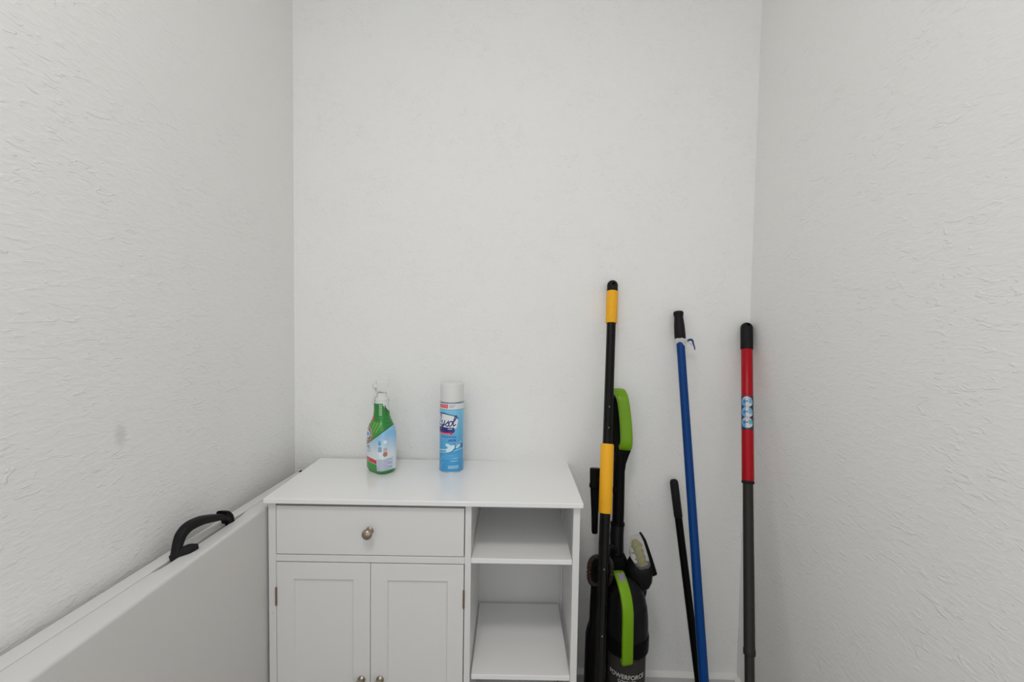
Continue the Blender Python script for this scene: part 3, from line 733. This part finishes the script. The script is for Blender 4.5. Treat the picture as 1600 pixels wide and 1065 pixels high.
# hose duct on the left side
bm = bmesh.new()
loft(bm, [sect(0.222, 1.235, 0.030, 0.024, 0.075), sect(0.2215, 1.232, 0.0295, 0.025, 0.24), sect(0.2215, 1.230, 0.0285, 0.024, 0.36), sect(0.2230, 1.234, 0.0250, 0.022, 0.380), sect(0.2270, 1.240, 0.0230, 0.018, 0.395), sect(0.2275, 1.246, 0.0220, 0.014, 0.44), sect(0.229, 1.250, 0.0215, 0.011, 0.495)])
finish('side_duct', bm, M['black'], vac, angle=50)
# ribbed hose loop on the left
loop = []
for k in range(97):
    a = 2*PI*k/96; c, s = math.cos(a), math.sin(a); pw = 3.0
    loop.append(vp((0.2330+math.copysign(abs(c)**(2/pw), c)*0.0320, 1.250, 0.5355+math.copysign(abs(s)**(2/pw), s)*0.0430)))
bm = bmesh.new(); fr = frame_path(loop[:-1]); rings = []
N_ = 288; lp = [Vector(p) for p in loop]
for k in range(N_):
    t = k/N_*96; i0 = int(t); f = t-i0; p = lp[i0].lerp(lp[i0+1], f); tg = (lp[(i0+1) % 96]-lp[i0]).normalized()
    nn = Vector((0, 1, 0)); b_ = tg.cross(nn).normalized(); r = 0.0062+0.0011*math.sin(2*PI*k/6)
    rings.append([tuple(p+(nn*math.cos(2*PI*j/12)+b_*math.sin(2*PI*j/12))*r) for j in range(12)])
rv = loft(bm, rings, cap=False)
for j in range(12): bm.faces.new((rv[-1][j], rv[-1][(j+1) % 12], rv[0][(j+1) % 12], rv[0][j]))
for f in bm.faces:
    c = f.calc_center_median()
    if c.x < 0.2085-VX and abs(c.z-0.535) < 0.026: f.material_index = 1
finish('hose', bm, [M['hose'], M['orange']], vac, angle=70)
bm = bmesh.new()
loft(bm, [[vp((0.2330+hx*math.copysign(abs(math.cos(2*PI*i/40))**0.7, math.cos(2*PI*i/40)), y, 0.5355+hz*math.copysign(abs(math.sin(2*PI*i/40))**0.7, math.sin(2*PI*i/40)))) for i in range(40)] for y, hx, hz in ((1.262, 0.030, 0.041), (1.254, 0.030, 0.041), (1.2535, 0.024, 0.033))])
finish('hose_hub', bm, M['dark'], vac, angle=50)
bm = bmesh.new()
loft(bm, [[vp((0.2350+hx*math.cos(2*PI*i/32), y, 0.531+hx*1.25*math.sin(2*PI*i/32))) for i in range(32)] for y, hx in ((1.2538, 0.019), (1.247, 0.0185), (1.2465, 0.016))])
finish('hub_cap', bm, M['black'], vac, angle=50)
bm = bmesh.new(); tube(bm, catmull([vp(p) for p in ((0.248, 1.256, 0.585), (0.262, 1.262, 0.600), (0.275, 1.27, 0.592), (0.283, 1.275, 0.575))], 5), 0.008, 14); finish('hose_end', bm, M['dark'], vac)
# canister: dome, band, smoky dust bin
cx, cy = 0.0, -0.012
bm = bmesh.new(); lathe(bm, [(0.055, 0.372), (0.0575, 0.376), (0.0578, 0.392), (0.0562, 0.400), (0.0560, 0.430), (0.0545, 0.450), (0.0520, 0.468), (0.0515, 0.472), (0.0500, 0.474), (0.0480, 0.488), (0.0420, 0.506), (0.0330, 0.522), (0.0220, 0.534), (0.0120, 0.541), (0.001, 0.543)], 56, (cx, cy))
finish('canister_lid', bm, M['dark'], vac, angle=40)
bm = bmesh.new(); lathe(bm, [(0.0530, 0.352), (0.0582, 0.354), (0.0590, 0.366), (0.0590, 0.388), (0.0582, 0.396), (0.0565, 0.398)], 56, (cx, cy), cap=False); finish('canister_band', bm, M['black'], vac, angle=40)
bm = bmesh.new(); lathe(bm, [(0.020, 0.095), (0.0470, 0.096), (0.0500, 0.110), (0.0518, 0.200), (0.0530, 0.352), (0.0510, 0.354), (0.0498, 0.200), (0.0480, 0.112), (0.020, 0.110)], 56, (cx, cy), cap=False)
bn = finish('dust_bin', bm, M['smoke'], vac, angle=40); tag(bn, 'smoky see-through dust bin')
bm = bmesh.new(); lathe(bm, [(0.036, 0.104), (0.0405, 0.108), (0.0405, 0.300), (0.0430, 0.330), (0.0430, 0.356)], 40, (cx, cy)); finish('cyclone_core', bm, M['dark'], vac)
bm = bmesh.new(); lathe(bm, [(0.050, 0.068), (0.056, 0.072), (0.0560, 0.098), (0.050, 0.100)], 48, (cx, cy)); finish('bin_base', bm, M['black'], vac)
# lettering on the bin
def bent_text(body, size, z, name, width, parent, sag=0.0):
    cu = bpy.data.curves.new(name, 'FONT'); cu.body = body; cu.size = size; cu.align_x = 'CENTER'; cu.extrude = 0.0002; cu.offset = size*0.012
    to = bpy.data.objects.new('tmp', cu); C.objects.link(to); bpy.context.view_layer.update()
    dg = bpy.context.evaluated_depsgraph_get(); me = bpy.data.meshes.new_from_object(to.evaluated_get(dg)); bpy.data.objects.remove(to)
    xs = [v.co.x for v in me.vertices]; sc = width/(max(xs)-min(xs))
    b2 = bmesh.new(); b2.from_mesh(me)
    for k in range(-20, 21):
        geom = b2.verts[:]+b2.edges[:]+b2.faces[:]
        bmesh.ops.bisect_plane(b2, geom=geom, plane_co=(k*width/40/sc, 0, 0), plane_no=(1, 0, 0))
    base = math.atan2(-(VY+cy), -(VX+cx))+0.06
    for v in b2.verts:
        zz = z+v.co.y; Rr = 0.0518+(zz-0.2)*0.0079+0.0004+(v.co.z*1.0)
        a = base+v.co.x*sc/0.052
        v.co = (cx+Rr*math.cos(a), cy+Rr*math.sin(a), zz)
    return tag(finish(name, b2, M['letter'], parent, smooth=False), 'silver word on the dust bin')
bent_text('POWERFORCE', 0.0165, 0.296, 'lettering', 0.100, bn)
bent_text('COMPACT', 0.0110, 0.284, 'lettering', 0.047, bn)
# green carrying handle on the canister
pth = catmull([vp(p) for p in ((0.2745, 1.208, 0.5560), (0.2740, 1.186, 0.5600), (0.2765, 1.160, 0.5510), (0.2805, 1.141, 0.5300), (0.2835, 1.130, 0.4970), (0.2848, 1.130, 0.4400), (0.2868, 1.136, 0.3850), (0.2885, 1.143, 0.3540), (0.2890, 1.154, 0.3500))], 7)
bm = bmesh.new(); strap(bm, pth, (1, 0.25, 0), lambda s: 0.0285+0.0025*s, 0.013, power=4, n=28); bh = finish('bin_handle', bm, M['green'], vac, angle=60); tag(bh, 'lime green curved carrying handle')
bm = bmesh.new(); strap(bm, catmull([vp(p) for p in ((0.2741, 1.184, 0.5660), (0.2755, 1.1665, 0.5588), (0.2787, 1.1510, 0.5420))], 6), (1, 0.25, 0), lambda s: 0.0205*(1 if s < 0.6 else (1-((s-0.6)/0.42)**2)**0.5), 0.008, power=4); finish('release_button', bm, M['greybtn'], bh, angle=60)
# shaft and collar
sh = [(0.2995, 1.348, 0.845), (0.2998, 1.345, 0.8242), (0.2948, 1.320, 0.690)]
bm = bmesh.new(); tube(bm, [vp(p) for p in ((0.3005, 1.350, 0.850), (0.2948, 1.320, 0.677), (0.2910, 1.306, 0.625))], 0.0170, 28); finish('upper_shaft', bm, M['black'], vac)
bm = bmesh.new(); tube(bm, [vp(p) for p in ((0.2912, 1.310, 0.648), (0.2876, 1.300, 0.6186), (0.2846, 1.280, 0.5600))], lambda s: 0.0198, 28); finish('lower_shaft', bm, M['dark'], vac)
bm = bmesh.new(); tube(bm, [vp(p) for p in ((0.2850, 1.283, 0.568), (0.2843, 1.278, 0.556), (0.2840, 1.272, 0.538))], lambda s: 0.0248, 28); finish('shaft_collar', bm, M['black'], vac)
bm = bmesh.new(); tube(bm, [vp(p) for p in ((0.2912, 1.3105, 0.652), (0.2909, 1.3085, 0.643))], 0.0208, 28); finish('shaft_ring', bm, M['black'], vac)
# top loop handle: green front bar, black rear bar joining the shaft
gp = catmull([vp(p) for p in ((0.2985, 1.385, 1.0300), (0.3015, 1.368, 1.0285), (0.3055, 1.350, 1.0130), (0.3098, 1.344, 0.9850), (0.3140, 1.341, 0.9480), (0.3165, 1.337, 0.9100), (0.3172, 1.336, 0.8850), (0.3165, 1.341, 0.8700), (0.3160, 1.350, 0.8640))], 7)
bm = bmesh.new(); strap(bm, gp, (1, -0.1, 0), lambda s: 0.0335+0.0030*s, 0.020, power=4.5, n=28); gg = finish('grip', bm, M['green'], vac, angle=60); tag(gg, 'lime green top grip')
bp = catmull([vp(p) for p in ((0.2985, 1.378, 1.0215), (0.2975, 1.392, 1.0080), (0.2970, 1.396, 0.9650), (0.2980, 1.393, 0.9100), (0.2990, 1.380, 0.8680), (0.2998, 1.360, 0.8400), (0.2998, 1.345, 0.8100))], 7)
bm = bmesh.new(); strap(bm, bp, (1, -0.1, 0), lambda s: 0.026+0.006*s, 0.018, power=3.6, n=28); finish('rear_bar', bm, M['black'], vac, angle=60)
bm = bmesh.new()
loft(bm, [sect(0.3175, 1.352, 0.0178, 0.014, 0.869), sect(0.3155, 1.353, 0.0180, 0.016, 0.856), sect(0.3085, 1.352, 0.0180, 0.016, 0.838), sect(0.3010, 1.347, 0.0175, 0.0165, 0.818), sect(0.2992, 1.343, 0.0165, 0.0160, 0.800)])
finish('handle_neck', bm, M['black'], vac, angle=60)
# crevice tool clipped on the left of the shaft
cm_, cl_ = axis_matrix((0.2192, 1.280, 0.6302), (0.2216, 1.310, 0.8123))
bm = bmesh.new()
def csec(hx, hy, z, pw=3.0):
    out = []
    for i in range(24):
        a = 2*PI*i/24; c, s = math.cos(a), math.sin(a)
        p = cm_ @ Vector((math.copysign(abs(c)**(2/pw), c)*hx, math.copysign(abs(s)**(2/pw), s)*hy, z)); out.append(vp(p))
    return out
loft(bm, [csec(0.0065, 0.0060, 0.0), csec(0.0085, 0.0075, 0.003), csec(0.0100, 0.0090, 0.060), csec(0.0125, 0.0110, 0.105), csec(0.0138, 0.0120, 0.128), csec(0.0165, 0.0145, 0.130), csec(0.0165, 0.0145, 0.139), csec(0.0150, 0.0140, 0.142), csec(0.0158, 0.0145, 0.178, 2), csec(0.0150, 0.0140, cl_, 2)])
ct = finish('crevice_tool', bm, M['black'], vac, angle=40); tag(ct, 'black tapered crevice tool')
bm = bmesh.new(); strap(bm, [vp(p) for p in ((0.225, 1.302, 0.745), (0.255, 1.318, 0.745), (0.292, 1.322, 0.745))], (0, 0, 1), 0.016, 0.008); finish('tool_clip', bm, M['black'], vac)
# turbo brush tool on the right: clear hood, black body, brush roll, black rim
O_ = Vector((0.340, 1.235, 0.567))
def tp(x, y, z): return vp((O_.x+x, O_.y+y, O_.z+z))
# outline drawn in the tool's own plane (x right, z up), with real depth in y
hood = [(-0.0255, 0.068), (-0.0220, 0.074), (-0.004, 0.0825), (0.004, 0.080), (0.0265, 0.008), (0.0220, -0.006), (-0.006, -0.012), (-0.0190, 0.004), (-0.0285, 0.024)]
bm = bmesh.new()
def outl(pts, s, y, cx_=0.0, cz_=0.02): return [tp(cx_+(x-cx_)*s, y, cz_+(z-cz_)*s) for x, z in pts]
loft(bm, [outl(hood, 1.0, 0.014), outl(hood, 1.0, -0.010), outl(hood, 0.94, -0.017), outl(hood, 0.78, -0.021)])
finish('brush_hood', bm, M['clear'], vac, angle=50)
bm = bmesh.new(); pts = []
for k in range(73):
    t = k/72; ax = Vector((-0.013+0.018*t, 0, 0.062-0.060*t)); pts.append(ax)
rings = []
dirz = Vector((0.018, 0, -0.060)).normalized(); px = Vector((0, 1, 0)); py = dirz.cross(px)
for k, ax in enumerate(pts):
    rr = []
    for i in range(32):
        a = 2*PI*i/32; r = 0.0100+0.0045*max(0, math.cos(2*(a-k*0.16)))**2
        q_ = ax+(px*math.cos(a)+py*math.sin(a))*r; rr.append(tp(q_.x, q_.y-0.002, q_.z))
    rings.append(rr)
loft(bm, rings); finish('brush_roll', bm, M['bristle'], vac, angle=70)
rim = [(-0.0005, 0.0835), (0.0040, 0.0850), (0.0105, 0.0780), (0.0190, 0.0560), (0.0300, 0.0260), (0.0445, -0.0170), (0.0435, -0.0220), (0.0330, -0.0265), (0.0255, -0.0180), (0.0270, 0.0000), (0.0190, 0.0280), (0.0090, 0.0560)]
bm = bmesh.new(); loft(bm, [outl(rim, 0.97, 0.0185, 0.02, 0.02), outl(rim, 1.0, 0.0165, 0.02, 0.02), outl(rim, 1.0, -0.0135, 0.02, 0.02), outl(rim, 0.95, -0.0165, 0.02, 0.02)]); finish('brush_rim', bm, M['black'], vac, angle=40)
bodyp = [(-0.0245, 0.020), (-0.0150, 0.004), (-0.004, 0.000), (0.0140, 0.006), (0.0300, 0.004), (0.0335, -0.018), (0.0320, -0.042), (0.0240, -0.060), (0.0080, -0.071), (-0.0060, -0.075), (-0.0200, -0.073), (-0.0285, -0.050), (-0.0345, -0.020), (-0.0320, 0.004)]
bm = bmesh.new(); loft(bm, [outl(bodyp, 0.80, 0.024, 0, -0.03), outl(bodyp, 0.96, 0.018, 0, -0.03), outl(bodyp, 1.0, 0.006, 0, -0.03), outl(bodyp, 1.0, -0.008, 0, -0.03), outl(bodyp, 0.93, -0.018, 0, -0.03), outl(bodyp, 0.72, -0.025, 0, -0.03)])
finish('turbo_tool', bm, M['dark'], vac, angle=55)
bm = bmesh.new(); tube(bm, catmull([tp(0.004, 0.0, -0.064), tp(0.001, 0.004, -0.085), tp(-0.008, 0.012, -0.108), tp(-0.022, 0.02, -0.125)], 5), lambda s: 0.0175+0.004*s, 24); finish('tool_neck', bm, M['black'], vac)
